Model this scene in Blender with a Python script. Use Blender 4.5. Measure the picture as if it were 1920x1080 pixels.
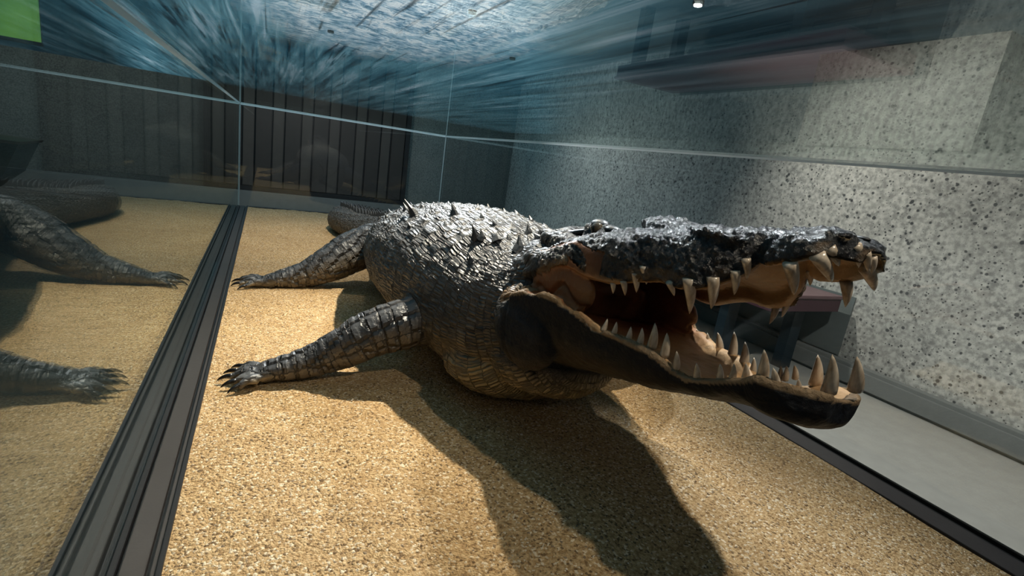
import bpy, bmesh, math, random
import numpy as np
from mathutils import Vector, Matrix, noise
from mathutils.bvhtree import BVHTree
random.seed(7)
for o in list(bpy.data.objects): bpy.data.objects.remove(o)
S = bpy.context.scene
COL = S.collection
PI = math.pi
# ------------------------------------------------------------------ camera
cam = bpy.data.cameras.new('camera'); cam.sensor_width = 36; cam.lens = 956.9/1920*36
cam.clip_start = .01; cam.clip_end = 100
co = bpy.data.objects.new('camera', cam); COL.objects.link(co)
a, b, c = -0.46832, -0.24179, -0.14675
ca, sa, cb, sb, cc, sc = math.cos(a), math.sin(a), math.cos(b), math.sin(b), math.cos(c), math.sin(c)
M = Matrix(((ca,-sa,0),(sa,ca,0),(0,0,1))) @ Matrix(((1,0,0),(0,cb,-sb),(0,sb,cb))) @ Matrix(((cc,0,sc),(0,1,0),(-sc,0,cc)))
r, f, u = M.col[0], M.col[1], M.col[2]
co.matrix_world = Matrix(((r[0],u[0],-f[0],0),(r[1],u[1],-f[1],0),(r[2],u[2],-f[2],0),(0,0,0,1)))
S.camera = co
# ------------------------------------------------------------------ world, lights, exposure
w = bpy.data.worlds.new('world'); S.world = w; w.use_nodes = True
w.node_tree.nodes['Background'].inputs[0].default_value = (.5,.6,.65,1)
w.node_tree.nodes['Background'].inputs[1].default_value = .05
S.view_settings.view_transform = 'Standard'; S.view_settings.look = 'None'
S.view_settings.exposure = 0; S.view_settings.gamma = 1; S.view_settings.use_curve_mapping = False
S.cycles.transparent_max_bounces = 24; S.cycles.max_bounces = 10
S.cycles.sample_clamp_indirect = 6
CEIL = 1.45
def spot(name, loc, tgt, power, size, blend=.6, rad=.03, col=(1,.95,.86)):
    l = bpy.data.lights.new(name, 'SPOT'); l.energy = power; l.spot_size = math.radians(size); l.spot_blend = blend
    l.shadow_soft_size = rad; l.color = col
    o = bpy.data.objects.new(name, l); COL.objects.link(o); o.location = loc
    o.rotation_euler = (Vector(tgt)-Vector(loc)).to_track_quat('-Z','Y').to_euler()
    return o
LAMPS = [((1.2,.05,1.40),(.9,1.5,-1),85,80,.9,.03,(1,.86,.68)),
         ((1.25,3.0,1.40),(.40,2.35,-1),680,76,1,.03,(1,.88,.70)),
         ((1.9,5.6,1.40),(1.15,2.0,-.4),680,52,.8,.05,(.88,.94,1)),
         ((3.1,3.58,1.40),(4.97,1.9,-.9),240,115,.9,.05,(1,.96,.88)),
         ((2.9,.9,1.40),(4.1,1.7,-1.55),220,80,.9,.05,(1,.98,.93)),
         ((3.2,7.4,1.40),(4.97,7.0,-.6),90,120,.9,.05,(.9,.98,1)),  # added spot, lifts the far end of the speckled wall
         ((.8,8.6,1.40),(.8,10.8,-.6),80,140,.9,.05,(1,.96,.92)),  # added to bring light onto the slatted gate
         ((-2.6,8.2,1.40),(-2.6,10.8,-.4),70,130,.9,.05,(.95,1,.95)),  # added to brighten the back wall beyond the left pane
         ((-.3,-1.6,1.40),(.8,1.8,-.9),32,110,1,.25,(1,.88,.72)),  # added warm fill, unseen behind the viewer
         ((.7,4.6,1.40),(.35,5.0,-1),240,90,1,.03,(1,.88,.72)),  # added to brighten the sand toward the tail
         ((1.75,2.0,1.40),(1.02,.9,-.2),270,60,.9,.06,(.92,.96,1))]  # added for highlights along the snout
for i, L in enumerate(LAMPS): spot('gallery_spot', L[0], L[1], L[2], L[3], L[4], L[5], L[6])
# ------------------------------------------------------------------ helpers
def link(o, parent=None):
    COL.objects.link(o)
    if parent is not None: o.parent = parent
    return o
def meshobj(name, verts, faces, mat, parent=None, smooth=False):
    m = bpy.data.meshes.new(name); m.from_pydata([tuple(v) for v in verts], [], faces)
    if mat: m.materials.append(mat)
    if smooth: m.polygons.foreach_set('use_smooth', [True]*len(m.polygons))
    m.update()
    return link(bpy.data.objects.new(name, m), parent)
def tag(o, label=None, cat=None, group=None, kind=None):
    if label: o['label'] = label
    if cat: o['category'] = cat
    if group: o['group'] = group
    if kind: o['kind'] = kind
    return o
def empty(name, loc, label, cat, group=None):
    o = bpy.data.objects.new(name, None); o.location = loc; o.empty_display_size = .1; link(o)
    tag(o, label, cat, group); bpy.context.view_layer.update(); return o
def box(name, x0, x1, y0, y1, z0, z1, mat, parent=None, bevel=0):
    bm = bmesh.new(); bmesh.ops.create_cube(bm, size=1)
    P = parent.location if parent is not None else Vector((0,0,0))
    for v in bm.verts:
        v.co = Vector((x0 if v.co.x<0 else x1, y0 if v.co.y<0 else y1, z0 if v.co.z<0 else z1)) - P
    if bevel: bmesh.ops.bevel(bm, geom=list(bm.edges), offset=bevel, segments=2, affect='EDGES')
    m = bpy.data.meshes.new(name); bm.to_mesh(m); bm.free(); m.materials.append(mat)
    return link(bpy.data.objects.new(name, m), parent)
class NT:
    def __init__(s, name):
        s.m = bpy.data.materials.new(name); s.m.use_nodes = True; s.t = s.m.node_tree; s.n = s.t.nodes
        s.b = s.n.get('Principled BSDF'); s.out = s.n.get('Material Output')
    def add(s, typ, ins=None, **kw):
        n = s.n.new(typ)
        for k, v in kw.items(): setattr(n, k, v)
        for k, v in (ins or {}).items(): s.set(n.inputs[k], v)
        return n
    def set(s, sock, v):
        if isinstance(v, bpy.types.NodeSocket): s.t.links.new(v, sock)
        elif isinstance(v, bpy.types.Node): s.t.links.new(v.outputs[0], sock)
        else: sock.default_value = v
    def math(s, op, a, b=0, c=0, clamp=False):
        n = s.add('ShaderNodeMath', operation=op, use_clamp=clamp); s.set(n.inputs[0], a); s.set(n.inputs[1], b); s.set(n.inputs[2], c); return n.outputs[0]
    def ramp(s, fac, stops, interp='LINEAR'):
        n = s.add('ShaderNodeValToRGB'); s.set(n.inputs[0], fac); e = n.color_ramp.elements; n.color_ramp.interpolation = interp
        while len(e) < len(stops): e.new(.5)
        for i, (p, c) in enumerate(stops): e[i].position = p; e[i].color = (*c, 1) if len(c) == 3 else c
        return n.outputs[0]
    def mix(s, fac, a, b, mode='MIX'):
        n = s.add('ShaderNodeMix', data_type='RGBA', blend_type=mode); s.set(n.inputs[0], fac); s.set(n.inputs[6], a); s.set(n.inputs[7], b); return n.outputs[2]
    def coord(s, scale=(1,1,1), kind='Object', rot=(0,0,0)):
        t = s.add('ShaderNodeTexCoord'); m = s.add('ShaderNodeMapping'); s.set(m.inputs[0], t.outputs[kind]); m.inputs[3].default_value = scale; m.inputs[2].default_value = rot; return m.outputs[0]
    def noise(s, vec, scale, detail=4, rough=.5, dist=0):
        n = s.add('ShaderNodeTexNoise', {'Vector':vec,'Scale':scale,'Detail':detail,'Roughness':rough,'Distortion':dist}); return n.outputs[0]
    def voro(s, vec, scale, feature='F1', out=0, rnd=1):
        n = s.add('ShaderNodeTexVoronoi', {'Vector':vec,'Scale':scale}, feature=feature); n.inputs['Randomness'].default_value = rnd; return n.outputs[out]
    def bump(s, h, strength=.5, dist=.01, normal=None):
        n = s.add('ShaderNodeBump', {'Height':h,'Strength':strength,'Distance':dist})
        if normal is not None: s.set(n.inputs['Normal'], normal)
        return n.outputs[0]
    def fin(s, color=None, rough=None, metal=None, normal=None, spec=None):
        for k, v in (('Base Color',color),('Roughness',rough),('Metallic',metal),('Normal',normal),('Specular IOR Level',spec)):
            if v is not None: s.set(s.b.inputs[k], (*v,1) if isinstance(v, tuple) and len(v)==3 else v)
        return s.m
# ------------------------------------------------------------------ materials
def plain(name, col, rough=.5, metal=0, bump=0, bscale=60):
    n = NT(name); v = n.coord()
    k = n.noise(v, 9, 3); c2 = tuple(x*.72 for x in col)
    nb = n.bump(n.noise(v, bscale, 4), bump, .003) if bump else None
    return n.fin(n.mix(k, (*col,1), (*c2,1)), rough, metal, nb)
def m_concrete(name, light, dark, spot_amt=.5, speck=(.03,.035,.04), sc=1.0):
    n = NT(name); v = n.coord()
    big = n.noise(v, 1.1, 3); mid = n.noise(v, 6, 5, .6); fine = n.noise(v, 46*sc, 3, .6)
    c = n.ramp(mid, [(.3, dark), (.7, light)])
    c = n.mix(n.ramp(fine, [(.38,(0,0,0)),(.62,(1,1,1))]), c, (*[min(1,x*1.55) for x in light],1))
    sp = n.voro(v, 30*sc); sp2 = n.voro(v, 57*sc)
    m1 = n.ramp(n.math('ADD', sp, n.math('MULTIPLY', n.noise(v, 12, 2), .55)), [(.40,(1,1,1)),(.50,(0,0,0))])
    m2 = n.ramp(n.math('ADD', sp2, n.math('MULTIPLY', n.noise(v, 9, 2), .5)), [(.36,(1,1,1)),(.46,(0,0,0))])
    msk = n.math('MULTIPLY', n.math('MAXIMUM', m1, m2), spot_amt)
    c = n.mix(msk, c, (*speck,1))
    c = n.mix(n.ramp(big, [(.3,(0,0,0)),(.7,(.35,.35,.35))]), c, (*[x*.5 for x in dark],1))
    return n.fin(c, .85, 0, n.bump(n.math('SUBTRACT', fine, n.math('MULTIPLY', msk, .6)), .5, .006))
def m_sand():
    n = NT('sand'); v = n.coord()
    g = n.noise(v, 210, 3, .7); g2 = n.noise(v, 85, 4, .7); cell = n.voro(v, 150, out=1); hgt = n.voro(v, 150)
    big = n.noise(v, 2.2, 4, .6)
    c = n.ramp(g2, [(.32,(.24,.135,.055)),(.47,(.54,.34,.15)),(.62,(.76,.54,.29))])
    sep = n.add('ShaderNodeSeparateColor'); n.set(sep.inputs[0], cell)
    c = n.mix(n.ramp(sep.outputs[0], [(.86,(0,0,0)),(.90,(.85,.85,.85))]), c, (.95,.80,.58,1))
    c = n.mix(n.ramp(sep.outputs[1], [(.88,(0,0,0)),(.91,(.8,.8,.8))]), c, (.10,.055,.025,1))
    c = n.mix(n.ramp(big, [(.35,(.0,.0,.0)),(.7,(.35,.35,.35))]), c, (.36,.21,.09,1))
    h = n.math('ADD', n.math('MULTIPLY', g, .6), n.math('SUBTRACT', g2, n.math('MULTIPLY', hgt, .6)))
    h = n.math('ADD', h, n.math('MULTIPLY', n.noise(v, 30, 3), .8))
    return n.fin(c, .8, 0, n.bump(h, .8, .012), .35)
def m_glass():
    n = NT('clear_glass'); n.n.remove(n.b)
    geo = n.add('ShaderNodeNewGeometry'); d = n.add('ShaderNodeVectorMath', operation='DOT_PRODUCT')
    n.set(d.inputs[0], geo.outputs['Normal']); n.set(d.inputs[1], geo.outputs['Incoming'])
    om = n.math('SUBTRACT', 1, n.math('ABSOLUTE', d.outputs['Value']), clamp=True)
    F = n.math('MULTIPLY_ADD', n.math('POWER', om, 5), .96, .04)
    tr = n.add('ShaderNodeBsdfTransparent'); tr.inputs[0].default_value = (.975,.99,.985,1)
    gl = n.add('ShaderNodeBsdfGlossy'); gl.inputs['Roughness'].default_value = .0; gl.inputs[0].default_value = (.84,.90,.88,1)
    mx = n.add('ShaderNodeMixShader'); n.set(mx.inputs[0], F); n.set(mx.inputs[1], tr); n.set(mx.inputs[2], gl)
    n.t.links.new(mx.outputs[0], n.out.inputs[0]); return n.m
def m_mural():
    n = NT('backlit_water_mural'); t = n.add('ShaderNodeTexCoord'); ob = t.outputs['Object']
    sx = n.add('ShaderNodeSeparateXYZ'); n.set(sx.inputs[0], ob); X, Y = sx.outputs[0], sx.outputs[1]
    st = n.noise(n.coord((1.3,.07,1)), 2.2, 6, .62, .4)
    st2 = n.noise(n.coord((4.5,.16,1)), 1.6, 5, .6, .6)
    rip = n.noise(n.coord((1,1.5,1), rot=(0,0,.5)), 4.6, 5, .62, 2.2)
    rp = n.voro(n.coord((1,.8,1)), 5.5, 'SMOOTH_F1')
    base = n.ramp(n.math('ADD', n.math('MULTIPLY', st, .6), n.math('MULTIPLY', st2, .4)),
                  [(.36,(.008,.045,.07)),(.45,(.035,.14,.21)),(.54,(.13,.33,.43)),(.64,(.50,.68,.82))])
    ripc = n.ramp(n.math('MULTIPLY_ADD', rp, .25, n.math('MULTIPLY', rip, .85)), [(.42,(.05,.17,.28)),(.52,(.32,.52,.68)),(.62,(.86,.95,1))])
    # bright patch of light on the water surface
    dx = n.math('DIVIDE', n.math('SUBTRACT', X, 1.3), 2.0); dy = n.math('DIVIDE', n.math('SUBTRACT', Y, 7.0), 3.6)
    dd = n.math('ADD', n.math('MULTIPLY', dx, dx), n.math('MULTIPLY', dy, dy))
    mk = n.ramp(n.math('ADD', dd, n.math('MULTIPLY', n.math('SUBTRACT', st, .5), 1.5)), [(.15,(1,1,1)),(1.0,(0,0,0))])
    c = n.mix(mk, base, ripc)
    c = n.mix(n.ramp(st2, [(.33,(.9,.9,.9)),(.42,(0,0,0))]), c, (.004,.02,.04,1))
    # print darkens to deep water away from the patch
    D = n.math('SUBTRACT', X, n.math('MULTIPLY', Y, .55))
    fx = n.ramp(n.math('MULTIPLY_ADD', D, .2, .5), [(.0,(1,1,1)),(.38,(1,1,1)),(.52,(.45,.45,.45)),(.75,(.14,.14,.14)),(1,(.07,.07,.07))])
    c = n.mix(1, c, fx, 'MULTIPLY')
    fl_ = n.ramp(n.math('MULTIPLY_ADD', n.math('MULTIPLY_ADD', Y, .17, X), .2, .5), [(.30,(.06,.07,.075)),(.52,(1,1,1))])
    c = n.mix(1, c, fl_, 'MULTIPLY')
    e = n.b; n.set(e.inputs['Base Color'], (.02,.03,.04,1)); n.set(e.inputs['Emission Color'], c); e.inputs['Emission Strength'].default_value = 1.2
    e.inputs['Roughness'].default_value = .6
    return n.m
def m_skin(name, kind):
    n = NT(name)
    at = n.add('ShaderNodeAttribute', attribute_name='skin'); zn = n.add('ShaderNodeAttribute', attribute_name='zones')
    uv = n.add('ShaderNodeAttribute', attribute_name='suv')
    zs = n.add('ShaderNodeSeparateColor'); n.set(zs.inputs[0], zn.outputs['Color'])
    leg, head, body = zs.outputs[0], zs.outputs[1], zs.outputs[2]
    V = uv.outputs['Vector']; O = n.add('ShaderNodeTexCoord').outputs['Object']
    def mp(v, s): m = n.add('ShaderNodeMapping'); n.set(m.inputs[0], v); m.inputs[3].default_value = s; return m.outputs[0]
    # body: small scales in slanting rows
    warp = n.add('ShaderNodeVectorMath', operation='ADD'); n.set(warp.inputs[0], V)
    ns = n.add('ShaderNodeTexNoise', {'Vector':O,'Scale':9,'Detail':3}); sc_ = n.add('ShaderNodeVectorMath', operation='SCALE'); n.set(sc_.inputs[0], ns.outputs[1]); sc_.inputs['Scale'].default_value = .035
    n.set(warp.inputs[1], sc_.outputs[0]); W = warp.outputs[0]
    b1 = n.voro(mp(W, (44,64,1)), 1, 'DISTANCE_TO_EDGE', 0, .75)
    bf = n.voro(mp(W, (44,64,1)), 1, 'F1', 0, .75)
    bodyh = n.math('ADD', n.math('MINIMUM', n.math('MULTIPLY', b1, 3.2), 1), n.math('MULTIPLY', n.noise(mp(W,(22,70,1)), 1.0, 4), .9))
    # legs: rings of plates
    l1 = n.voro(mp(W, (19,13,1)), 1, 'DISTANCE_TO_EDGE', 0, .35)
    legh = n.math('ADD', n.math('MULTIPLY', n.math('MINIMUM', n.math('MULTIPLY', l1, 4.5), 1), 2.4), n.math('MULTIPLY', n.noise(O, 45, 3), .5))
    # head: crackled, pitted rugose hide
    h1 = n.voro(O, 52, 'SMOOTH_F1', 0, 1); h2 = n.noise(O, 34, 6, .72, 1.2); h3 = n.voro(O, 105, 'F1', 0, 1)
    hh = n.math('ADD', n.math('MULTIPLY', h2, 2.4), n.math('ADD', n.math('MULTIPLY', h1, 1.0), n.math('MULTIPLY', h3, .5)))
    fl = n.math('MULTIPLY', n.noise(O, 28, 4), .8)
    H = n.math('ADD', n.math('MULTIPLY', bodyh, body), n.math('ADD', n.math('MULTIPLY', legh, leg), n.math('MULTIPLY', hh, head)))
    H = n.math('ADD', H, fl)
    cav = n.math('ADD', n.math('MULTIPLY', n.math('SUBTRACT', 1, n.math('MINIMUM', n.math('MULTIPLY', b1, 5), 1)), body),
                 n.math('MULTIPLY', n.math('SUBTRACT', 1, n.math('MINIMUM', n.math('MULTIPLY', l1, 12), 1)), leg))
    c = n.mix(n.math('MULTIPLY', cav, .75, clamp=True), at.outputs['Color'], (.010,.010,.012,1))
    c = n.mix(n.ramp(n.noise(O, 14, 6, .7), [(.35,(0,0,0)),(.75,(.5,.5,.5))]), c, n.mix(.55, at.outputs['Color'], (.01,.01,.012,1)))
    ro = n.math('MULTIPLY_ADD', n.noise(O, 30, 4), .25, n.math('SUBTRACT', .30, n.math('MULTIPLY', head, .13)))
    low = n.math('SUBTRACT', 1, zn.outputs['Alpha']); up = n.math('MULTIPLY', head, n.math('SUBTRACT', 1, low))
    ro = n.math('ADD', n.math('MULTIPLY_ADD', n.noise(O, 30, 4), n.math('MULTIPLY_ADD', up, -.13, .25), n.math('MULTIPLY_ADD', up, .0, .29)), n.math('MULTIPLY', low, .10))
    sp_ = n.math('SUBTRACT', n.math('MULTIPLY_ADD', up, .35, .5), n.math('MULTIPLY', low, .32))
    return n.fin(c, ro, 0, n.bump(H, 1.0, .009), sp_)
M_sand = m_sand(); M_glass = m_glass(); M_mural = m_mural(); M_skin = m_skin('crocodile_hide', 0)
M_wall = m_concrete('speckled_concrete', (.41,.405,.37), (.25,.25,.235), .9, sc=.55)
M_back = m_concrete('smooth_concrete', (.17,.185,.17), (.10,.115,.11), .25)
M_floor = plain('grey_floor', (.36,.355,.33), .55, 0, .15, 40)
M_plinth = plain('grey_plinth', (.20,.21,.20), .7, 0, .15, 40)
M_dark = plain('dark_metal', (.024,.022,.022), .5, .6, .1, 80)
M_mid = plain('grey_brown_metal', (.050,.042,.038), .55, .5, .1, 90)
M_mauve = plain('mauve_metal', (.10,.085,.09), .35, .5, .1, 90)
M_black = plain('black_rubber', (.008,.008,.009), .6)
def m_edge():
    n = NT('white_edge_glint'); tl = n.add('ShaderNodeBsdfTranslucent'); tl.inputs[0].default_value = (1,1,.97,1)  # white translucent colour stands in for the glint of lit glass edges
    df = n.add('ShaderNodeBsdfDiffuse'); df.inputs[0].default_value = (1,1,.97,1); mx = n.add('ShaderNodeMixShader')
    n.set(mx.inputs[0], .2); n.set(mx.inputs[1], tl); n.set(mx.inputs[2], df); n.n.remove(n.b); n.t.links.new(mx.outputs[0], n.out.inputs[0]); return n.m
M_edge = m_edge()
M_slat_a = plain('dark_brown_board', (.050,.042,.037), .55, 0, .3, 30)
M_slat_b = plain('brown_board', (.078,.067,.058), .55, 0, .3, 30)
M_frame = plain('black_gate_frame', (.014,.014,.016), .5)
M_red = plain('dull_red_board', (.19,.11,.118), .5)
M_post = plain('dark_blue_post', (.012,.026,.036), .45)
M_console = plain('dark_console', (.012,.017,.017), .5)
M_wood = plain('brown_board_top', (.10,.06,.04), .5)
def m_green():
    n = NT('backlit_green_panel'); v = n.coord(); c = n.ramp(n.noise(v, 2.5, 3), [(.35,(.055,.17,.025)),(.7,(.11,.28,.045))])
    n.set(n.b.inputs['Base Color'], (.1,.2,.05,1)); n.set(n.b.inputs['Emission Color'], c); n.b.inputs['Emission Strength'].default_value = .8; return n.m
M_green = m_green()
def m_ivory():
    n = NT('ivory_tooth'); v = n.coord((1,1,.3)); k = n.noise(v, 60, 4, .6)
    return n.fin(n.ramp(k, [(.3,(.34,.25,.17)),(.6,(.66,.56,.45))]), .22, 0, n.bump(n.noise(v, 120, 3), .15, .001), .6)
M_tooth = m_ivory(); M_claw = plain('black_horn', (.012,.011,.012), .25); M_scute = plain('grey_horn', (.055,.057,.062), .38, 0, .6, 90)
M_eye = plain('dark_eye', (.10,.075,.05), .05); M_lid = plain('black_lid', (.015,.016,.019), .4, 0, .6, 120)
M_nostril = plain('nostril_black', (.004,.004,.004), .5)
def lampmat():
    n = NT('lamp_glow'); n.set(n.b.inputs['Emission Color'], (1,.98,.93,1)); n.b.inputs['Emission Strength'].default_value = 30; return n.m
M_lamp = lampmat(); M_lampcan = plain('black_lamp_can', (.01,.01,.01), .4)
# ------------------------------------------------------------------ setting
XL0 = -.33; FZ = -1.55; WX = 4.97; BY = 10.8; ST = .58
def struct(o): o['kind'] = 'structure'; return o
struct(box('floor', XL0, WX+.1, -5, BY+.1, FZ-.1, FZ, M_floor))
struct(box('floor', -7, XL0-.001, -5, BY-.16, FZ-.1, FZ, plain('dimmed_left_floor', (.055,.062,.055), .6, 0, .15, 40)))  # left floor's colour darkened to stand in for dimmer light there
struct(box('wall_right', WX, WX+.25, -5, BY+.2, FZ, ST, M_wall))
struct(box('wall_back', -7, WX+.25, BY, BY+.25, FZ, ST, M_back))
struct(box('wall_left', -7.2, -7, -5, BY+.2, FZ, CEIL, M_back))
struct(box('wall_front', -7.2, WX+.25, -5.2, -5, FZ, CEIL, M_back))
struct(box('wall_pier', WX-.04, WX+.5, 2.26, 3.77, ST, CEIL, M_wall))
struct(box('wall_upper_right', WX+.24, WX+.5, -5, 2.26, ST, CEIL, M_back))
struct(box('ceiling', -9, 12, -5.2, 34, CEIL, CEIL+.1, M_mural))
struct(box('baseboard_right', WX-.14, WX, -5, BY-.14, FZ, -1.35, M_plinth, bevel=.03))
struct(box('baseboard_back', -7, WX, BY-.16, BY, FZ, -1.22, M_plinth, bevel=.02))
# slatted gate in the back wall
g = empty('slatted_gate', (.9, BY-.03, -1.22), 'dark brown gate of tall vertical boards in the back wall', 'gate')
GX0, GX1 = -1.0, 2.62
box('backing_panel', GX0, GX1, BY-.02, BY-.003, -1.2, ST-.02, M_frame, g)
x = GX1 - .10; k = 0
while x > GX0 + .12:
    wd = .205 if k % 2 else .285
    d = .02 if k % 2 else .0
    x0 = max(x-wd+.028, GX0+.06)
    box('board', x0, x, BY-.07+d, BY-.021, -1.13, ST-.03, M_slat_b if k % 2 else M_slat_a, g, bevel=.006)
    x -= wd; k += 1
box('bottom_rail', GX0, GX1, BY-.09, BY-.01, -1.22, -1.135, M_frame, g)
box('side_post', GX1-.09, GX1, BY-.09, BY-.01, -1.135, ST-.02, M_frame, g)
box('side_post', GX0, GX0+.055, BY-.09, BY-.01, -1.135, ST-.02, M_frame, g)
# side table along the right wall
t = empty('wall_table', (4.4, 4.2, FZ), 'long dull red topped table on dark legs against the speckled wall', 'table')
box('table_top', 3.86, WX-.145, 2.78, 5.7, -.80, -.77, M_red, t, .006)
box('apron', 3.88, WX-.15, 2.80, 5.68, -.92, -.801, plain('dark_plum_board', (.075,.030,.042), .5), t)
for lx, ly in ((4.55,3.02),(4.0,3.30),(4.0,5.45),(4.55,5.45)):
    box('leg', lx-.07, lx+.07, ly-.05, ly+.05, FZ, -.921, M_post, t)
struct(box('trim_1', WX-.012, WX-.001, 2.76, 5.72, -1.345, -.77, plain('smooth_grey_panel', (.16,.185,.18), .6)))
# console and green panel, seen through the left pane
q = empty('reading_console', (-2.9, 8.0, FZ), 'dark wedge shaped console with brown top beyond the left pane', 'console')
def wedge(name, pts_x, pts_z, y0, y1, mat, par):
    P = par.location; n_ = len(pts_x)
    vs = [Vector((x,y,z))-P for y in (y0,y1) for x,z in zip(pts_x,pts_z)]
    fs = [tuple(range(n_))[::-1], tuple(range(n_,2*n_))] + [(i,(i+1)%n_,(i+1)%n_+n_,i+n_) for i in range(n_)]
    o = meshobj(name, vs, fs, mat, par); bm = bmesh.new(); bm.from_mesh(o.data); bmesh.ops.recalc_face_normals(bm, faces=bm.faces); bm.to_mesh(o.data); bm.free(); return o
wedge('body', [-3.9,-2.47,-2.62,-2.95,-3.9], [-.60,-.60,-.95,-1.25,-1.35], 7.6, 8.2, M_console, q)
wedge('top', [-3.92,-2.44,-2.46,-3.92], [-.53,-.57,-.60,-.60], 7.55, 8.25, M_wood, q)
box('foot', -3.7, -3.2, 7.7, 8.1, FZ, -1.28, M_console, q)
gp = empty('green_wall_panel', (-3.6, BY, .6), 'bright green lit panel hung high on the back wall', 'panel')
box('panel_face', -5.4, -3.13, BY-.06, BY-.02, .71, CEIL-.02, M_green, gp)
box('panel_frame', -5.4, -3.10, BY-.075, BY-.005, .655, .709, M_frame, gp)
box('hanging_back', -5.38, -3.12, BY-.019, BY-.001, .656, CEIL-.02, M_frame, gp)
# ceiling lamps (the lit one that shows is the wall spot; several fill spots are added)
for i, L in enumerate(LAMPS):
    x, y = L[0][0], L[0][1]
    lab = ['ceiling spotlight above the open jaws at the front of the case','ceiling spotlight above the middle of the case','ceiling spotlight above the tail end of the case','glowing ceiling spotlight in view beside the blue mural','ceiling spotlight over the grey floor by the speckled wall','added ceiling spotlight brightening the far end of the speckled wall','added ceiling spotlight brightening the slatted gate','added ceiling spotlight brightening the back wall beyond the left pane','added unseen fill spotlight behind the viewer','added ceiling spotlight brightening the sand beside the tail','added ceiling spotlight for highlights on the snout'][i]
    e = empty('ceiling_spotlight', (x, y, CEIL), lab, 'lamp', 'spotlights on the mural ceiling')
    bm = bmesh.new(); bmesh.ops.create_cone(bm, segments=20, radius1=.045, radius2=.045, depth=.03, cap_ends=True, matrix=Matrix.Translation((0,0,-.015)))
    mm = bpy.data.meshes.new('housing'); bm.to_mesh(mm); bm.free(); mm.materials.append(M_lampcan); link(bpy.data.objects.new('housing', mm), e)
    if i == 3:
        bm = bmesh.new(); bmesh.ops.create_cone(bm, segments=20, radius1=.032, radius2=.032, depth=.006, cap_ends=True, matrix=Matrix.Translation((0,0,-.034)))
        mm = bpy.data.meshes.new('lens'); bm.to_mesh(mm); bm.free(); mm.materials.append(M_lamp); link(bpy.data.objects.new('lens', mm), e)
# ------------------------------------------------------------------ display case
XL, XR, YB, ZT, ZS, YF = -.294, 2.231, 7.089, .1936, -1.0, -.6
case = empty('display_case', (.97, 3.3, FZ), 'long clear glass display case with dark metal rails around sand', 'display case')
G = .012
box('case_base', XL-.03, XR+.03, YF-.02, YB+.03, FZ, ZS-.06, M_dark, case)
box('left_pane', XL-G, XL, YF, YB+G, ZS-.02, ZT, M_glass, case)['label'] = 'left glass pane with mirror reflections'
box('back_pane', XL+.001, XR-.001, YB, YB+G, ZS-.02, ZT, M_glass, case)
box('right_pane', XR, XR+G, YF, YB+G, ZS-.02, ZT, M_glass, case)
box('top_pane', XL-G, XR+G, YF, YB+G, ZT+.0015, ZT+.0135, M_glass, case)
def sheet(name, a0, a1, b0, b1):      # thin white sheet standing in for edge glint, running from edge a0-a1 to edge b0-b1
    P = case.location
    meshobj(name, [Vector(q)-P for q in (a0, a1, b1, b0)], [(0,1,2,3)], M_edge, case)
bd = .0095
sheet('glass_edge_glint', (XL+.0005,YF,ZT-bd), (XL+.0005,YB-.004,ZT-bd), (XL+bd,YF,ZT+.001), (XL+bd,YB-.004,ZT+.001))
sheet('glass_edge_glint', (XR-.0005,YF,ZT-bd), (XR-.0005,YB-.004,ZT-bd), (XR-bd,YF,ZT+.001), (XR-bd,YB-.004,ZT+.001))
sheet('glass_edge_glint', (XL+.008,YB-.0005,ZT-.012), (XR-.008,YB-.0005,ZT-.012), (XL+.008,YB-.010,ZT+.001), (XR-.008,YB-.010,ZT+.001))
sheet('corner_edge_glint', (XL+.001,YB-.009,ZS), (XL+.001,YB-.009,ZT-.012), (XL+.009,YB-.001,ZS), (XL+.009,YB-.001,ZT-.012))
sheet('corner_edge_glint', (XR-.001,YB-.009,ZS), (XR-.001,YB-.009,ZT-.012), (XR-.009,YB-.001,ZS), (XR-.009,YB-.001,ZT-.012))
# left rail, from the sand outward
zb = ZS-.055
def strip(nm, x0, x1, z, mat, y0=YF, y1=YB-.006): return box(nm, x0, x1, y0, y1, zb, z, mat, case, .0015)
strip('rail_strip', -.200, -.189, ZS+.010, M_dark)
strip('rail_strip', -.212, -.201, ZS+.002, M_mid)
strip('rail_strip', -.222, -.213, ZS-.012, M_black)
strip('rail_strip', -.272, -.223, ZS+.001, M_mid)
strip('rail_strip', -.279, -.273, ZS-.012, M_black)
strip('rail_strip', -.2935, -.280, ZS+.004, M_dark)
strip('outer_rail', XL-.05, XL-G-.001, ZS-.002, M_mid)
strip('rail_strip', 2.073, 2.082, ZS+.006, M_dark, .46)
strip('rail_strip', 2.083, 2.195, ZS+.001, M_mauve, .46)
strip('rail_strip', 2.196, 2.228, ZS-.01, M_black, .46)
strip('outer_rail', XR+G+.001, XR+.03, ZS-.004, M_dark)
box('back_rail', -.18, 2.07, 7.03, 7.085, zb, ZS+.004, M_mid, case, .002)
box('front_rail', -.188, 2.228, .36, .455, zb, ZS+.004, M_mauve, case, .002)
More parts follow.
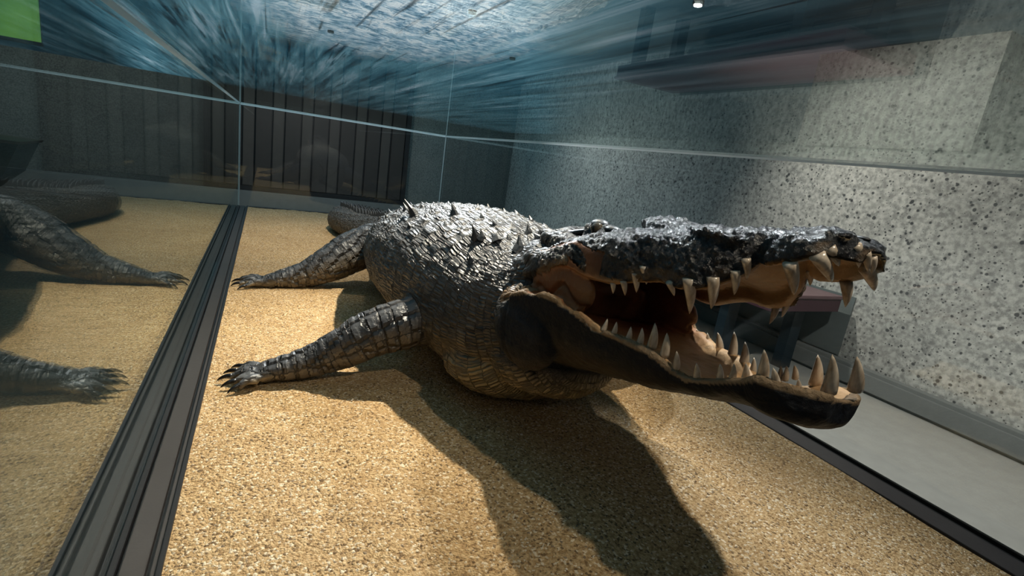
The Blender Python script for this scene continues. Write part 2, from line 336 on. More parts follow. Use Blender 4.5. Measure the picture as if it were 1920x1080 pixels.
# sand bed
nx, ny = 150, 300
vs = []; fs = []
for j in range(ny+1):
    tt = j/ny; y = .455 + (7.03-.455)*tt**1.45
    for i in range(nx+1):
        x = -.189 + (2.073+.189)*i/nx
        e = min(1, min(x+.189, 2.073-x)*14)
        z = ZS + .010*noise.noise(Vector((x*2.3,y*2.3,0))) + e*.006*noise.noise(Vector((x*14,y*14,3))) + e*.003*noise.noise(Vector((x*45,y*45,8)))
        vs.append((x,y,z))
for j in range(ny):
    for i in range(nx):
        k = j*(nx+1)+i; fs.append((k,k+1,k+nx+2,k+nx+1))
sand = meshobj('sand_bed', vs, fs, M_sand, None, True); tag(sand, 'coarse golden sand covering the floor of the glass case', 'sand', kind='stuff')
# loose grit
gv = []; gf = []
ico = [(0,0,1),(.9,0,.2),(-.45,.8,.2),(-.45,-.8,.2),(.4,.7,-.4),(.4,-.7,-.4),(-.9,0,-.4)]
icf = [(0,1,2),(0,2,3),(0,3,1),(1,4,2),(2,6,3),(3,5,1),(1,5,4),(2,4,6),(3,6,5),(4,5,6)]
for i in range(9000):
    y = .47 + 5.2*random.random()**2.0; x = random.uniform(-.18, 2.06)
    s_ = random.uniform(.0012, .0034)*(1.7 if random.random() < .05 else 1); an = random.random()*6.28
    cx, sx_ = math.cos(an), math.sin(an); bz = ZS + .010*noise.noise(Vector((x*2.3,y*2.3,0))) + s_*.4
    n0 = len(gv); sq = random.uniform(.6,1.4)
    for p in ico: gv.append((x+s_*(p[0]*cx*sq-p[1]*sx_), y+s_*(p[0]*sx_*sq+p[1]*cx), bz+s_*p[2]*.7))
    gf += [tuple(n0+k for k in ff) for ff in icf]
n = NT('sand_grit'); gi = n.add('ShaderNodeNewGeometry')
grit = n.fin(n.ramp(gi.outputs['Random Per Island'], [(0,(.16,.09,.045)),(.25,(.5,.32,.16)),(.7,(.72,.53,.32)),(1,(.95,.86,.72))]), .6)
gr = meshobj('sand_grit', gv, gf, grit); tag(gr, 'loose pale and brown grit scattered over the golden sand', 'grit', kind='stuff')
# black support under the belly
sp = box('belly_support', .86, 1.30, 2.0, 2.95, ZS-.004, ZS+.10, M_black); tag(sp, 'low black block under the belly of the crocodile', 'support block')

# ------------------------------------------------------------------ crocodile
croc = empty('crocodile', (1.04, 2.6, ZS), 'huge dark crocodile model sprawled on sand with jaws wide open', 'crocodile')
CP = croc.location.copy()
def interp(tab, y):
    ys = [t[0] for t in tab]
    return [float(np.interp(y, ys, [t[k] for t in tab])) for k in range(1, len(tab[0]))]
def smooth_tab(tab, y, h=.02):
    A = [interp(tab, y+d) for d in (-h,-h/2,0,h/2,h)]; return [sum(c)/5 for c in zip(*A)]
V = []; F = []
def loft(rings):
    n0 = len(V); m = len(rings[0])
    for R in rings: V.extend(R)
    for i in range(len(rings)-1):
        for j in range(m):
            a = n0+i*m+j; b = n0+i*m+(j+1)%m; F.append((a,b,b+m,a+m))
    for base, rev in ((n0,True),(n0+(len(rings)-1)*m,False)):
        cpt = len(V); V.append(tuple(sum(V[base+k][d] for k in range(m))/m for d in range(3)))
        for k in range(m):
            t_ = (base+k, base+(k+1)%m, cpt); F.append(t_[::-1] if rev else t_)
# trunk and tail: x, y, half width, top, bottom
TR = [(1.08,1.40,.23,-.34,-.66),(1.075,1.55,.265,-.32,-.77),(1.065,1.72,.335,-.305,-.90),(1.055,1.90,.405,-.295,-.98),(1.045,2.10,.455,-.268,-.975),
      (1.035,2.4,.500,-.258,-.955),(1.035,2.75,.520,-.280,-.935),(1.035,3.1,.490,-.325,-.925),(1.035,3.45,.42,-.395,-.925),(1.035,3.8,.335,-.475,-.94),
      (1.03,4.15,.265,-.55,-.965),(1.00,4.5,.22,-.615,-.985),(.94,4.9,.185,-.665,-.995),(.84,5.3,.165,-.70,-1.0),(.775,5.6,.155,-.715,-1.0),
      (.755,5.85,.135,-.735,-1.0),(.85,6.08,.115,-.77,-1.0),(1.03,6.22,.095,-.80,-1.0),(1.3,6.30,.07,-.85,-1.0),(1.6,6.30,.045,-.91,-1.0),(1.85,6.24,.02,-.96,-1.0)]
def catmull(P, n):
    out = []
    for i in range(len(P)-1):
        p0 = P[max(0,i-1)]; p1 = P[i]; p2 = P[i+1]; p3 = P[min(len(P)-1,i+2)]
        for k in range(n):
            t = k/n; out.append(tuple(.5*((2*b)+(-a+c)*t+(2*a-5*b+4*c-d)*t*t+(-a+3*b-3*c+d)*t**3) for a,b,c,d in zip(p0,p1,p2,p3)))
    out.append(P[-1]); return out
TS = catmull(TR, 5)
rings = []
spine = []
for i, (x,y,a,zt,zb_) in enumerate(TS):
    i0, i1 = max(0,i-1), min(len(TS)-1,i+1)
    t_ = Vector((TS[i1][0]-TS[i0][0], TS[i1][1]-TS[i0][1], 0)).normalized(); s_ = Vector((t_.y,-t_.x,0))
    zc = zb_ + (zt-zb_)*.46; R = []
    tail = min(1, max(0, (i-45)/20))
    for k in range(40):
        th = 2*PI*k/40; cx, cz = math.cos(th), math.sin(th)
        ex = .92 + .15*tail
        px = math.copysign(abs(cx)**ex, cx)*a; pz = math.copysign(abs(cz)**(.9 if cz > 0 else .80), cz)*((zt-zc) if cz > 0 else (zc-zb_))
        if cz < 0: px *= 1-.12*abs(cz)**2*(1-tail)
        R.append((x+s_.x*px, y+s_.y*px, zc+pz))
    rings.append(R); spine.append((x,y,zc,a))
loft(rings)
# limbs
def tube(P, flat=1.0, n=24):
    Q = catmull(P, 5); rg = []
    for i, q in enumerate(Q):
        d = (Vector(Q[min(i+1,len(Q)-1)][:3])-Vector(Q[max(i-1,0)][:3])).normalized()
        s_ = d.cross(Vector((0,0,1))); s_ = s_.normalized() if s_.length > .1 else Vector((0,1,0)); u_ = s_.cross(d).normalized()
        fl = q[4] if len(q) > 4 else 1
        rg.append([tuple(Vector(q[:3]) + s_*math.cos(2*PI*k/n)*q[3]*fl + u_*math.sin(2*PI*k/n)*q[3]/fl) for k in range(n)])
    loft(rg); return Q
FR = [(1.0,2.12,-.68,.15,1),(.80,2.12,-.715,.132,1),(.66,2.11,-.74,.116,1),(.53,2.10,-.765,.104,1),(.42,2.10,-.805,.097,1),(.34,2.105,-.85,.090,1),(.24,2.11,-.900,.070,1),(.15,2.11,-.930,.056,1.05),(.06,2.11,-.952,.047,1.2),(0,2.11,-.966,.040,1.5),(-.04,2.11,-.972,.030,1.6)]
HR = [(1.0,3.60,-.66,.19,1),(.78,3.62,-.70,.165,1),(.64,3.63,-.735,.147,1),(.52,3.60,-.785,.134,1),(.41,3.565,-.845,.118,1),(.30,3.54,-.897,.092,1),(.19,3.52,-.932,.067,1),(.09,3.51,-.950,.053,1.2),(.03,3.51,-.963,.045,1.45),(-.02,3.51,-.970,.036,1.7),(-.05,3.51,-.975,.026,1.8)]
def toes(P, n, L, spread, side):
    T = []
    for k in range(n):
        u_ = (k/(n-1)-.5)*2
        b_ = Vector((P[0], P[1]+u_*.052, -.968)); 
        ang = u_*spread; d = Vector((-side*math.cos(ang), math.sin(ang), 0))
        l_ = L*(1-.25*abs(u_)); m_ = b_+d*l_*.5+Vector((0,0,.008)); e_ = b_+d*l_+Vector((0,0,-.012))
        tube([(*b_,.022,1),(*m_,.018,1),(*e_,.012,1)], n=12)
        T.append((b_, e_, d))
    return T
limbs = []
claws = []
for P, L, nt in ((FR,.10,5),(HR,.13,4)):
    limbs.append(tube(P)); claws += toes((P[-1][0]+.03, P[-1][1]), nt, L, .55, 1)
    Pm = [(2.08-q[0], q[1]-.05, *q[2:]) for q in P]
    limbs.append(tube(Pm)); claws += toes((Pm[-1][0]-.03, Pm[-1][1]), nt, L, .55, -1)
# head.  All z values are for the head's middle plane; SL tips it about its length (left side lower)
XC = 1.08; SL = .14
LJ = [(.553,.030,-.380,-.418),(.563,.070,-.368,-.446),(.60,.108,-.376,-.470),(.66,.148,-.383,-.476),(.70,.150,-.405,-.475),(.76,.148,-.436,-.492),(.83,.160,-.466,-.522),
      (.87,.174,-.462,-.533),(.92,.195,-.442,-.548),(1.0,.220,-.440,-.575),(1.10,.250,-.448,-.60),(1.20,.278,-.425,-.628),(1.30,.300,-.418,-.655),(1.40,.325,-.440,-.685),(1.48,.338,-.475,-.705),(1.56,.32,-.52,-.72)]
UJ = [(.582,.030,-.066,-.098),(.592,.062,-.056,-.102),(.615,.095,-.052,-.098),(.65,.125,-.050,-.116),(.69,.132,-.047,-.136),(.735,.120,-.052,-.150),(.765,.100,-.066,-.156),(.80,.130,-.064,-.200),
      (.84,.165,-.072,-.240),(.90,.185,-.090,-.262),(.97,.188,-.104,-.262),(1.04,.205,-.118,-.285),(1.12,.225,-.133,-.318),(1.20,.245,-.152,-.325),(1.30,.265,-.178,-.315),(1.42,.275,-.22,-.36),(1.55,.265,-.275,-.42),(1.66,.21,-.34,-.43)]
NP = 22
def jaw(tab, y0, y1, upper, n):
    rg = []
    for i in range(n+1):
        t_ = i/n; y = y0+(y1-y0)*t_**1.25; w_, zA, zB = smooth_tab(tab, y, .012)
        R = []
        if upper:
            top, rim = zA, zB
            for k in range(NP+1):
                th = PI*k/NP; cx, sz = -math.cos(th), math.sin(th)
                k2 = min(1,max(0,(y-1.15)/.3)); R.append((math.copysign(abs(cx)**(.72+.25*k2), cx)*w_, rim+(top-rim)*sz**(.62+.35*k2)))
            dpt = min(.055, (top-rim)*.5); lip = min(.036, w_*.35)
            for xx, zz in ((w_-lip*.5, rim-.006),(w_-lip, rim+.004),(w_-lip*1.3, rim+dpt*.7),(w_*.35, rim+dpt),(0, rim+dpt*1.05),(-w_*.35, rim+dpt),(-w_+lip*1.3, rim+dpt*.7),(-w_+lip, rim+.004),(-w_+lip*.5, rim-.006)): R.append((xx,zz))
        else:
            rim, bot = zA, zB
            for k in range(NP+1):
                th = PI*k/NP; cx, sz = -math.cos(th), math.sin(th)
                R.append((math.copysign(abs(cx)**.7, cx)*w_, rim-(rim-bot)*sz**.72))
            dpt = min(.042, (rim-bot)*.45)*min(1,max(.1,(y-.56)/.09)); lip = min(.040, w_*.35)
            for xx, zz in ((w_-lip*.5, rim+.006),(w_-lip, rim-.004),(w_-lip*1.3, rim-dpt*.7),(w_*.35, rim-dpt),(0, rim-dpt*1.0),(-w_*.35, rim-dpt),(-w_+lip*1.3, rim-dpt*.7),(-w_+lip, rim-.004),(-w_+lip*.5, rim+.006)): R.append((xx,zz))
        rg.append([(XC+p[0], y, p[1]-SL*p[0]) for p in R])
    loft(rg)
jaw(UJ, .586, 1.66, True, 70); jaw(LJ, .560, 1.56, False, 70)
def ell(c, r, rot=None, nu=18, nv=12):
    rg = []
    for i in range(1, nv):
        ph = PI*i/nv
        R = []
        for k in range(nu):
            th = 2*PI*k/nu; p = Vector((r[0]*math.sin(ph)*math.cos(th), -r[1]*math.cos(ph), r[2]*math.sin(ph)*math.sin(th)))
            if rot: p = rot @ p
            R.append((c[0]+p.x, c[1]+p.y, c[2]+p.z))
        rg.append(R)
    loft(rg)
def zc_(x, z): return z - SL*(x-XC)
# back of the mouth, cheeks, jaw muscle, eye domes, skull table, nostril mound
ell((1.08,1.60,-.42), (.27,.22,.22))
for s_ in (-1, 1):
    cx = XC+s_*.285
    ell((XC+s_*.215,1.38,zc_(cx,-.39)), (.045,.20,.10))
    ell((XC+s_*.262,1.47,zc_(cx,-.58)), (.085,.20,.145))
    ell((XC+s_*.225,1.45,zc_(cx,-.36)), (.045,.15,.05))
    ell((XC+s_*.125,1.335,zc_(XC+s_*.125,-.202)), (.042,.075,.045))
    ell((XC+s_*.150,1.50,zc_(XC+s_*.12,-.262)), (.05,.16,.042))
    ell((XC+s_*.055,.645,zc_(XC+s_*.055,-.056)), (.04,.045,.018))
    ell((XC+s_*.115,.88,zc_(XC+s_*.115,-.115)), (.045,.09,.025))
ell((XC,.66,-.056), (.05,.035,.012))
ell((XC,1.12,-.128), (.07,.15,.03))
# folds where throat meets chest
ell((1.05,1.64,-.71), (.27,.26,.165)); ell((1.03,1.84,-.82), (.36,.26,.155))
raw = bpy.data.meshes.new('raw'); raw.from_pydata(V, [], F); raw.update()
bm = bmesh.new(); bm.from_mesh(raw); bmesh.ops.recalc_face_normals(bm, faces=bm.faces); bm.to_mesh(raw); bm.free()
ro = bpy.data.objects.new('raw', raw); COL.objects.link(ro)
md = ro.modifiers.new('r', 'REMESH'); md.mode = 'VOXEL'; md.voxel_size = .0055; md.use_smooth_shade = True
sm = ro.modifiers.new('s', 'SMOOTH'); sm.iterations = 5; sm.factor = .5
dg = bpy.context.evaluated_depsgraph_get(); body = bpy.data.meshes.new_from_object(ro.evaluated_get(dg))
bpy.data.objects.remove(ro)
N = len(body.vertices)
X = np.empty(N*3, 'f'); body.vertices.foreach_get('co', X); X = X.reshape(-1,3).astype('d')
nr = np.empty(N*3, 'f'); body.vertices.foreach_get('normal', nr); NR = nr.reshape(-1,3).astype('d')
# attribute fields: distance to trunk spine and each limb
def chain(Pts, X):
    P = np.array([p[:3] for p in Pts]); R = np.array([p[3] for p in Pts]); L = np.concatenate([[0], np.cumsum(np.linalg.norm(np.diff(P,axis=0),axis=1))])
    best = np.full(len(X), 9e9); S_ = np.zeros(len(X)); TH = np.zeros(len(X)); RR = np.zeros(len(X))
    for i in range(len(P)-1):
        a_, b_ = P[i], P[i+1]; d = b_-a_; l2 = d@d
        if l2 < 1e-12: continue
        t = np.clip(((X-a_)@d)/l2, 0, 1); c_ = a_+t[:,None]*d; v = X-c_; rr = R[i]+(R[i+1]-R[i])*t
        dist = np.linalg.norm(v,axis=1)/rr
        dn = d/np.sqrt(l2); s_ = np.cross(dn,[0,0,1]); s_ /= np.linalg.norm(s_)+1e-9; u_ = np.cross(s_,dn)
        th = np.arctan2(v@u_, v@s_)*rr
        k = dist < best; best[k] = dist[k]; S_[k] = (L[i]+t*np.sqrt(l2))[k]; TH[k] = th[k]; RR[k] = rr[k]
    return best, S_, TH, RR
dB, sB, tB, rB = chain(spine, X)
leg = np.zeros(N); UVs = np.stack([sB, tB], 1); thB = tB/np.maximum(rB,.01)
for Q in limbs:
    d, s_, t_, r_ = chain(Q, X)
    out = np.abs(X[:,0]-1.04)
    wgt = np.clip((1.35-d)/.25, 0, 1)*np.clip((out-np.interp(X[:,1],[1.9,2.1,3.4,3.8],[.40,.42,.40,.34]))/.04, 0, 1)
    k = wgt > .5; leg = np.maximum(leg, wgt); UVs[k] = np.stack([s_, t_+3], 1)[k]
y = X[:,1]; z = X[:,2]; xr = X[:,0]-XC; zz = z+SL*xr
wU = np.interp(y, [t[0] for t in UJ], [t[1] for t in UJ]); wL = np.interp(y, [t[0] for t in LJ], [t[1] for t in LJ])
rimU = np.interp(y, [t[0] for t in UJ], [t[3] for t in UJ]); rimL = np.interp(y, [t[0] for t in LJ], [t[2] for t in LJ]); botL = np.interp(y, [t[0] for t in LJ], [t[3] for t in LJ])
sst = lambda a_, b_, v: np.clip((v-a_)/(b_-a_), 0, 1)
ax = np.abs(xr)
throat = (1-sst(-.045, -.012, zz-botL))*sst(1.0,1.08,y)*(y < 1.75)
headw = (1-sst(1.46, 1.56, y + .25*(zz+.45)))*(1-leg)*(1-(1-sst(-.045, -.012, zz-botL))*sst(1.0,1.08,y))
mid = (rimU+rimL)/2
nz = NR[:,2]
topn = nz + SL*NR[:,0]
cheek = (y > 1.08) & (y < 1.60) & (zz > rimL-.01) & (zz < np.interp(y, [1.08,1.2,1.3,1.42,1.55], [-.30,-.315,-.285,-.355,-.46])) & (ax > .10)
inU = (zz > mid) & (zz < rimU+.085) & (ax < wU-.008+.0*y) & (topn < -.05) & (y < 1.42)
inL = (zz <= mid) & (zz > rimL-.07) & (ax < wL-.012) & (topn > .02) & (y > .592) & (y < 1.42)
deep = (y > 1.15) & (y < 1.5) & (zz < rimU+.08) & (zz > rimL-.06) & (ax < .245) 
# geometric relief
nz3 = lambda f_, o_=0: np.array([noise.noise(Vector((p[0]*f_+o_, p[1]*f_, p[2]*f_))) for p in X])
N1 = nz3(16); N2 = nz3(38, 5); N3 = nz3(7, 9); N4 = nz3(75, 2); N5 = nz3(55, 13)
interior = (inU | inL | deep | (cheek & (ax < .26)))
inter = interior.astype(float)
disp = N3*.008*(1-inter)
topside = sst(.1, .6, nz)
upm = (zz > mid)
disp += headw*(1-inter)*(N1*.005 + upm*((np.abs(N2)*.012*(.35+.65*topside) + np.abs(N4)*.0075 + np.abs(N5)*.006)*(.35+.65*sst(.62,.74,y)) - .006) + N2*.0018)
backw = (1-leg)*sst(1.6,1.9,y)*sst(.35,.75,nz)
kx = sB/.115; ky = thB*rB/.085; row = np.floor(ky)
fx_ = np.abs((kx+.5*(row%2))%1-.5)*2; fy_ = np.abs(ky%1-.5)*2
disp += backw*(np.clip(1-fy_*1.3,0,1)*np.clip(1-fx_,0,1)**.7*.013 + N2*.004)
disp += (1-leg)*(1-headw)*(1-backw)*(N2*.004 + np.abs(N5)*.004 + np.sin((sB*1.0+tB*.35+N1*.03)*70)*.0015)
lgU = UVs[:,0]; 
disp += leg*(np.abs(np.sin(lgU*PI/.062+N1*.5))**.4*.0075 + N1*.003)
# creases: premaxillary notch, neck fold, jaw groove
disp -= headw*np.exp(-((y-.765)/.012)**2)*.012*(zz > mid)*sst(-.2,.1,rimU+.2-zz)
disp -= np.exp(-((y-1.50-.25*(zz+.5))/.014)**2)*.014*((xr < -.2)|(xr > .2))*(zz < -.42)
disp -= ((ax > .2) & (y > 1.08) & (y < 1.55))*np.exp(-((zz-(rimL+.02+.02*np.sin(y*40)))/.010)**2)*.012
X2 = X + NR*disp[:,None]
body.vertices.foreach_set('co', (X2-np.array(CP)).astype('f').ravel())
# colours
def C3(c_): return np.array(c_, 'd')[None,:]
def blend(A, B, k): return A*(1-k[:,None]) + B*k[:,None]
col = np.repeat(C3((.125,.127,.135)), N, 0)
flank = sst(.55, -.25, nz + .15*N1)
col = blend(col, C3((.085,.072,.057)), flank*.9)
belly = sst(-.62, -.86, z + .05*N1) * sst(.55,-.1,nz)
col = blend(col, C3((.36,.275,.165)), belly*.85)
col = blend(col, C3((.50,.37,.18)), sst(-.70,-.80,z+.04*N1)*sst(2.0,1.7,y)*(1-leg)*.9)
col = blend(col, C3((.085,.078,.066)), sst(4.0,4.6,y)*.7)
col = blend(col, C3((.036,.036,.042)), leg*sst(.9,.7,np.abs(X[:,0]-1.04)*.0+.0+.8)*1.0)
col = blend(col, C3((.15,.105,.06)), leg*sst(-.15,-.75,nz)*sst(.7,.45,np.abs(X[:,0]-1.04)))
col = blend(col, C3((.011,.014,.021)), headw)
col = blend(col, C3((.15,.115,.07)), headw*(zz < mid)*sst(-.2,-.8,nz)*.5*sst(.7,1.1,y))
gum = (zz < rimU+.030) & (zz > mid) & (y < 1.45) & (topn < .35)
col = blend(col, C3((.20,.12,.055)), gum*sst(-.1,.1,N1+.02)*.75)
gumL = (zz > rimL-.012) & (zz < mid) & (y < 1.45)
col = blend(col, C3((.42,.29,.17)), gumL*.8)
col = blend(col, C3((.30,.185,.090)), (cheek & (ax > .2)).astype(float)*.95)
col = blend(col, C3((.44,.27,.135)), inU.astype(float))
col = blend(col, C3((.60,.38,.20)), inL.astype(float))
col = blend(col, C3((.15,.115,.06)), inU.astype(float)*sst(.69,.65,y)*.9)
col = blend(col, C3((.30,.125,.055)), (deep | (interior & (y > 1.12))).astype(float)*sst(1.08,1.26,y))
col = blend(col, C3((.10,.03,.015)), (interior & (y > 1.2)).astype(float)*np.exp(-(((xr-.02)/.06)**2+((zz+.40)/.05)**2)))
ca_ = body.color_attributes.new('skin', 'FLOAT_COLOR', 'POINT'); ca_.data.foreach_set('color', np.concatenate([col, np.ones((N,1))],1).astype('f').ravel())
low = headw*(zz < mid); hz = headw*(1-inter)*np.where(zz < mid, .45, 1.0)
Z = np.stack([leg, hz, (1-leg)*(1-headw)*(1-inter), 1-low*.99], 1)
za = body.color_attributes.new('zones', 'FLOAT_COLOR', 'POINT'); za.data.foreach_set('color', Z.astype('f').ravel())
ua = body.attributes.new('suv', 'FLOAT_VECTOR', 'POINT'); ua.data.foreach_set('vector', np.concatenate([UVs, np.zeros((N,1))],1).astype('f').ravel())
body.materials.clear(); body.materials.append(M_skin); body.polygons.foreach_set('use_smooth', [True]*len(body.polygons)); body.update()
bo = bpy.data.objects.new('body', body); link(bo, croc)
bm = bmesh.new(); bm.from_mesh(body); BV = BVHTree.FromBMesh(bm); bm.free()
# ------------------------------------------------------------------ teeth, claws, scutes, eyes
def spike(name, base, tip, r, mat, bend=.0, bdir=(0,0,1), ns=10, nr_=8, blunt=.8, parent=croc, squash=1.0, sink=.012):
    b_ = Vector(base)-CP; t_ = Vector(tip)-CP; d = t_-b_; L = d.length; d.normalize(); b_ = b_-d*sink; L += sink
    s_ = d.cross(Vector(bdir)); s_ = s_.normalized() if s_.length > .05 else d.cross(Vector((1,0,0))).normalized(); u_ = s_.cross(d)
    vs = []; fs = []
    for i in range(nr_+1):
        t = i/nr_; rr = r*(1-t**1.7)**blunt if i < nr_ else 0
        c_ = b_+d*L*t+u_*bend*L*(4*t*(1-t))*-1
        if i == nr_: vs.append(c_); break
        for k in range(ns):
            th = 2*PI*k/ns; vs.append(c_+s_*math.cos(th)*rr*squash+u_*math.sin(th)*rr)
    for i in range(nr_-1):
        for k in range(ns): fs.append((i*ns+k, i*ns+(k+1)%ns, (i+1)*ns+(k+1)%ns, (i+1)*ns+k))
    k0 = (nr_-1)*ns
    for k in range(ns): fs.append((k0+k, k0+(k+1)%ns, len(vs)-1))
    fs.append(tuple(range(ns))[::-1])
    return meshobj(name, vs, fs, mat, parent, True)
TEETH = '''0.852 1.087 -0.411 0.856 1.087 -0.39;0.862 1.055 -0.408 0.863 1.055 -0.388;0.877 1.012 -0.416 0.878 1.012 -0.386;0.888 0.978 -0.407 0.886 0.978 -0.377
0.899 0.945 -0.405 0.894 0.945 -0.352;0.911 0.909 -0.413 0.905 0.909 -0.365;0.923 0.874 -0.435 0.915 0.874 -0.4;0.941 0.821 -0.441 0.931 0.821 -0.409
0.951 0.765 -0.419 0.942 0.765 -0.387;0.954 0.735 -0.404 0.949 0.735 -0.374;0.954 0.704 -0.389 0.945 0.704 -0.358;0.954 0.667 -0.363 0.94 0.667 -0.312
0.967 0.641 -0.383 0.946 0.641 -0.341;1.0 0.612 -0.379 0.992 0.612 -0.356;1.045 0.58 -0.359 1.023 0.58 -0.289
1.115 0.57 -0.354 1.089 0.57 -0.292;1.206 0.704 -0.412 1.186 0.704 -0.348;1.208 0.758 -0.422 1.196 0.758 -0.399;1.212 0.783 -0.438 1.206 0.783 -0.412
1.215 0.8 -0.446 1.209 0.8 -0.42;1.247 0.903 -0.478 1.24 0.903 -0.442;1.262 0.949 -0.475 1.247 0.949 -0.413;1.282 1.009 -0.476 1.267 1.009 -0.405
1.306 1.08 -0.483 1.283 1.08 -0.434;1.325 1.144 -0.496 1.314 1.144 -0.462;1.341 1.202 -0.505 1.325 1.202 -0.469;1.35 1.25 -0.501 1.339 1.25 -0.473
0.872 1.11 -0.293 0.876 1.11 -0.31;0.88 1.075 -0.278 0.89 1.075 -0.305;0.888 1.044 -0.247 0.9 1.044 -0.287;0.892 1.021 -0.222 0.908 1.021 -0.258
0.905 0.929 -0.238 0.922 0.929 -0.261;0.912 0.881 -0.217 0.936 0.881 -0.292;0.937 0.836 -0.2 0.953 0.836 -0.265;0.963 0.802 -0.175 0.976 0.802 -0.219
0.97 0.786 -0.144 0.983 0.786 -0.179;0.965 0.675 -0.127 0.997 0.675 -0.181;0.985 0.635 -0.096 1.045 0.635 -0.141;1.0 0.626 -0.078 1.036 0.626 -0.104
1.04 0.604 -0.069 1.063 0.604 -0.101;1.06 0.593 -0.081 1.076 0.593 -0.105;1.08 0.591 -0.089 1.089 0.591 -0.11;1.12 0.617 -0.111 1.166 0.617 -0.151
1.2 0.697 -0.162 1.223 0.697 -0.213;1.17 0.768 -0.156 1.183 0.768 -0.182;1.207 0.814 -0.174 1.213 0.814 -0.197;1.233 0.85 -0.256 1.232 0.85 -0.29
1.249 0.888 -0.288 1.244 0.888 -0.323;1.289 1.11 -0.284 1.291 1.11 -0.319;1.315 1.213 -0.32 1.325 1.213 -0.359'''
for ln in TEETH.replace('\n', ';').split(';'):
    q_ = [float(v) for v in ln.split()]; k_ = .010 if q_[5] > q_[2] else -.006; q_[2] += k_; q_[5] += k_
    b_ = Vector(q_[:3]); t_ = Vector(q_[3:]); L = (t_-b_).length
    spike('tooth', b_, t_, min(.0155, max(.008, .0045+L*.165)), M_tooth, bend=.05, bdir=(0,1,0), sink=.016)
for b_, e_, d in claws:
    spike('claw', e_+Vector((0,0,.004)), e_+d*.048+Vector((0,0,-.014)), .0095, M_claw, bend=-.12)
def surf(x, y):
    h = BV.ray_cast(Vector((x,y,1))-CP, Vector((0,0,-1)))
    return (h[0]+CP, h[1]) if h[0] is not None else (None, None)
def scute(x, y, h, l, mat=M_scute, wd=.35, n_=None, p_=None):
    if p_ is None: p_, n_ = surf(x, y)
    if p_ is None: return
    up = (n_*1.0+Vector((0,0,.25))).normalized(); bk = Vector((.0,1,0)); bk = (bk-up*bk.dot(up)).normalized(); sd = up.cross(bk)
    P0 = p_-CP-up*.006
    # a keeled plate rising to a point that leans toward the tail
    base = [(-.6,0),(-.35,-.75),(.2,-.9),(.6,-.5),(.7,0),(.6,.5),(.2,.9),(-.35,.75)]
    vs = [P0+bk*(u_*l*.5)+sd*(v_*l*wd) for u_,v_ in base]
    vs += [P0+bk*(u_*l*.36+l*.10)+sd*(v_*l*wd*.38)+up*h*.45 for u_,v_ in base]
    vs.append(P0+bk*(l*.42)+up*h)
    fs = [(i,(i+1)%8,8+(i+1)%8,8+i) for i in range(8)]+[(8+i,8+(i+1)%8,16) for i in range(8)]+[tuple(range(8))[::-1]]
    meshobj('scute', vs, fs, mat, croc, False)
rs = random.Random(3)
for off, hh, st, ph in ((-.06,.034,.15,0),(.08,.034,.15,.07),(-.16,.038,.17,.04),(.19,.036,.17,.1),(-.26,.042,.24,.1),(.30,.036,.2,.0),(-.345,.036,.3,.02),(.39,.03,.24,.1)):
    yy = 1.85+ph
    while yy < 4.1:
        sc_ = float(np.interp(yy, [1.8,2.75,4.1], [.8,1.0,.62]))
        scute(1.04+off*sc_+rs.uniform(-.012,.012), yy, .8*hh*rs.uniform(.4,1.1), .062*rs.uniform(.75,1.2)); yy += st*rs.uniform(.8,1.25)
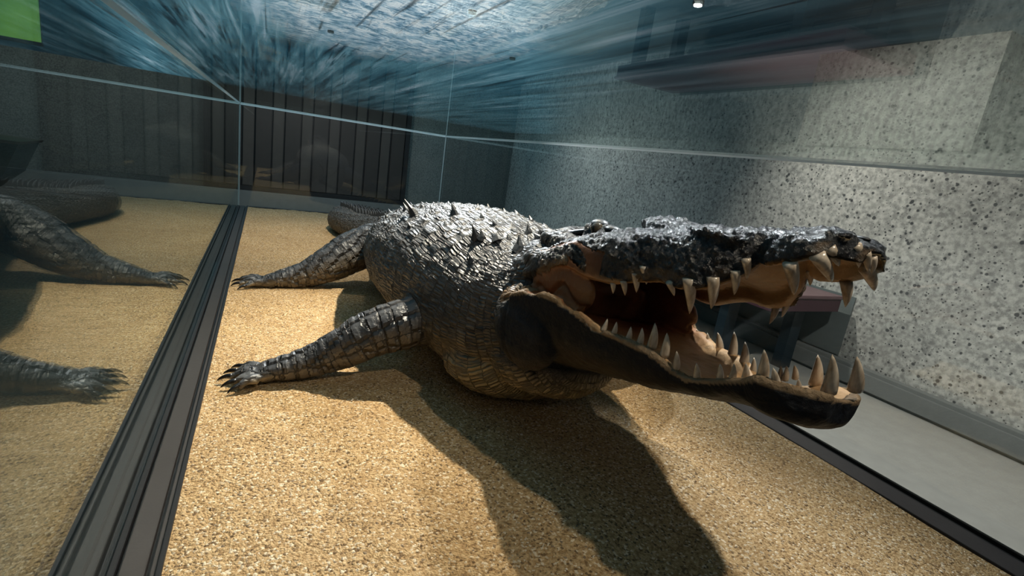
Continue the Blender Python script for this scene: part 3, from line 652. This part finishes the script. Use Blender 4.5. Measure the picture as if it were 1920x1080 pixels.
# hard pointed plates behind the head and the big ones on the near side
for x_, y_, h_, l_ in ((.90,1.76,.055,.10),(1.00,1.80,.05,.09),(1.14,1.80,.05,.09),(1.25,1.76,.045,.09),(.86,1.90,.06,.085),(1.02,1.93,.045,.08),(.80,1.98,.07,.075),(.92,1.66,.03,.08),
                       (.70,2.62,.095,.10),(.72,2.88,.045,.08),(.82,2.34,.06,.08),(.64,3.0,.03,.06),(.62,2.8,.028,.05),(.70,3.2,.03,.07),(.64,2.45,.03,.05)):
    scute(x_, y_, h_, l_)
for i in range(48, len(TS)-3, 1):
    x_, y_, a_, zt_, zb2 = TS[i]
    t_ = Vector((TS[i+1][0]-TS[i-1][0], TS[i+1][1]-TS[i-1][1], 0)).normalized(); s_ = Vector((t_.y,-t_.x,0))
    sp_ = .62*(1-min(1,(i-48)/30))
    for sg in ((-1,1) if sp_ > .02 else (0,)):
        p_, n_ = surf(x_+s_.x*a_*sp_*sg, y_+s_.y*a_*sp_*sg)
        if p_ is None: continue
        up = Vector((0,0,1)); h_ = .055; l_ = .075; P0 = p_-CP-up*.012
        vs = [P0-t_*l_*.5, P0+t_*l_*.5, P0+t_*l_*.75+up*h_, P0+t_*l_*.2+up*h_*.85]; th_ = .009
        vv = [v+s_*th_ for v in vs[:2]]+[v+s_*.002 for v in vs[2:]]+[v-s_*th_ for v in vs[:2]]+[v-s_*.002 for v in vs[2:]]
        meshobj('crest_scute', vv, [(0,1,2,3),(7,6,5,4),(0,4,5,1),(1,5,6,2),(2,6,7,3),(3,7,4,0)], M_scute, croc)
def ball(name, c_, r_, mat, parent=croc, rot=None):
    bm = bmesh.new(); bmesh.ops.create_uvsphere(bm, u_segments=20, v_segments=12, radius=1)
    for v in bm.verts:
        p = Vector((v.co.x*r_[0], v.co.y*r_[1], v.co.z*r_[2]));  v.co = (rot @ p if rot else p)+Vector(c_)-CP
    m = bpy.data.meshes.new(name); bm.to_mesh(m); bm.free(); m.materials.append(mat); m.polygons.foreach_set('use_smooth',[True]*len(m.polygons)); return link(bpy.data.objects.new(name, m), parent)
for s_ in (-1, 1):
    ex = XC+s_*.138; ez = zc_(ex, -.190)
    ball('eye', (ex+s_*.010,1.318,ez+.004), (.021,.023,.021), M_eye)
    ball('pupil', (ex+s_*.0285,1.312,ez+.005), (.004,.004,.012), M_nostril)
    ball('eyelid', (ex-s_*.012,1.335,ez+.012), (.028,.042,.022), M_lid)
    ball('lower_lid', (ex-s_*.002,1.335,ez-.016), (.028,.045,.012), M_lid)
    rt = Matrix.Rotation(-.28,3,'X')
    ball('ear_flap', (ex-s_*.006,1.47,ez-.038), (.020,.115,.013), M_lid, rot=rt)
    ball('brow_ridge', (ex-s_*.01,1.265,ez+.010), (.022,.035,.015), M_lid)
    ball('nostril', (XC+s_*.028,.640,zc_(XC+s_*.028,-.0475)), (.010,.017,.005), M_nostril)
print('croc verts', N)
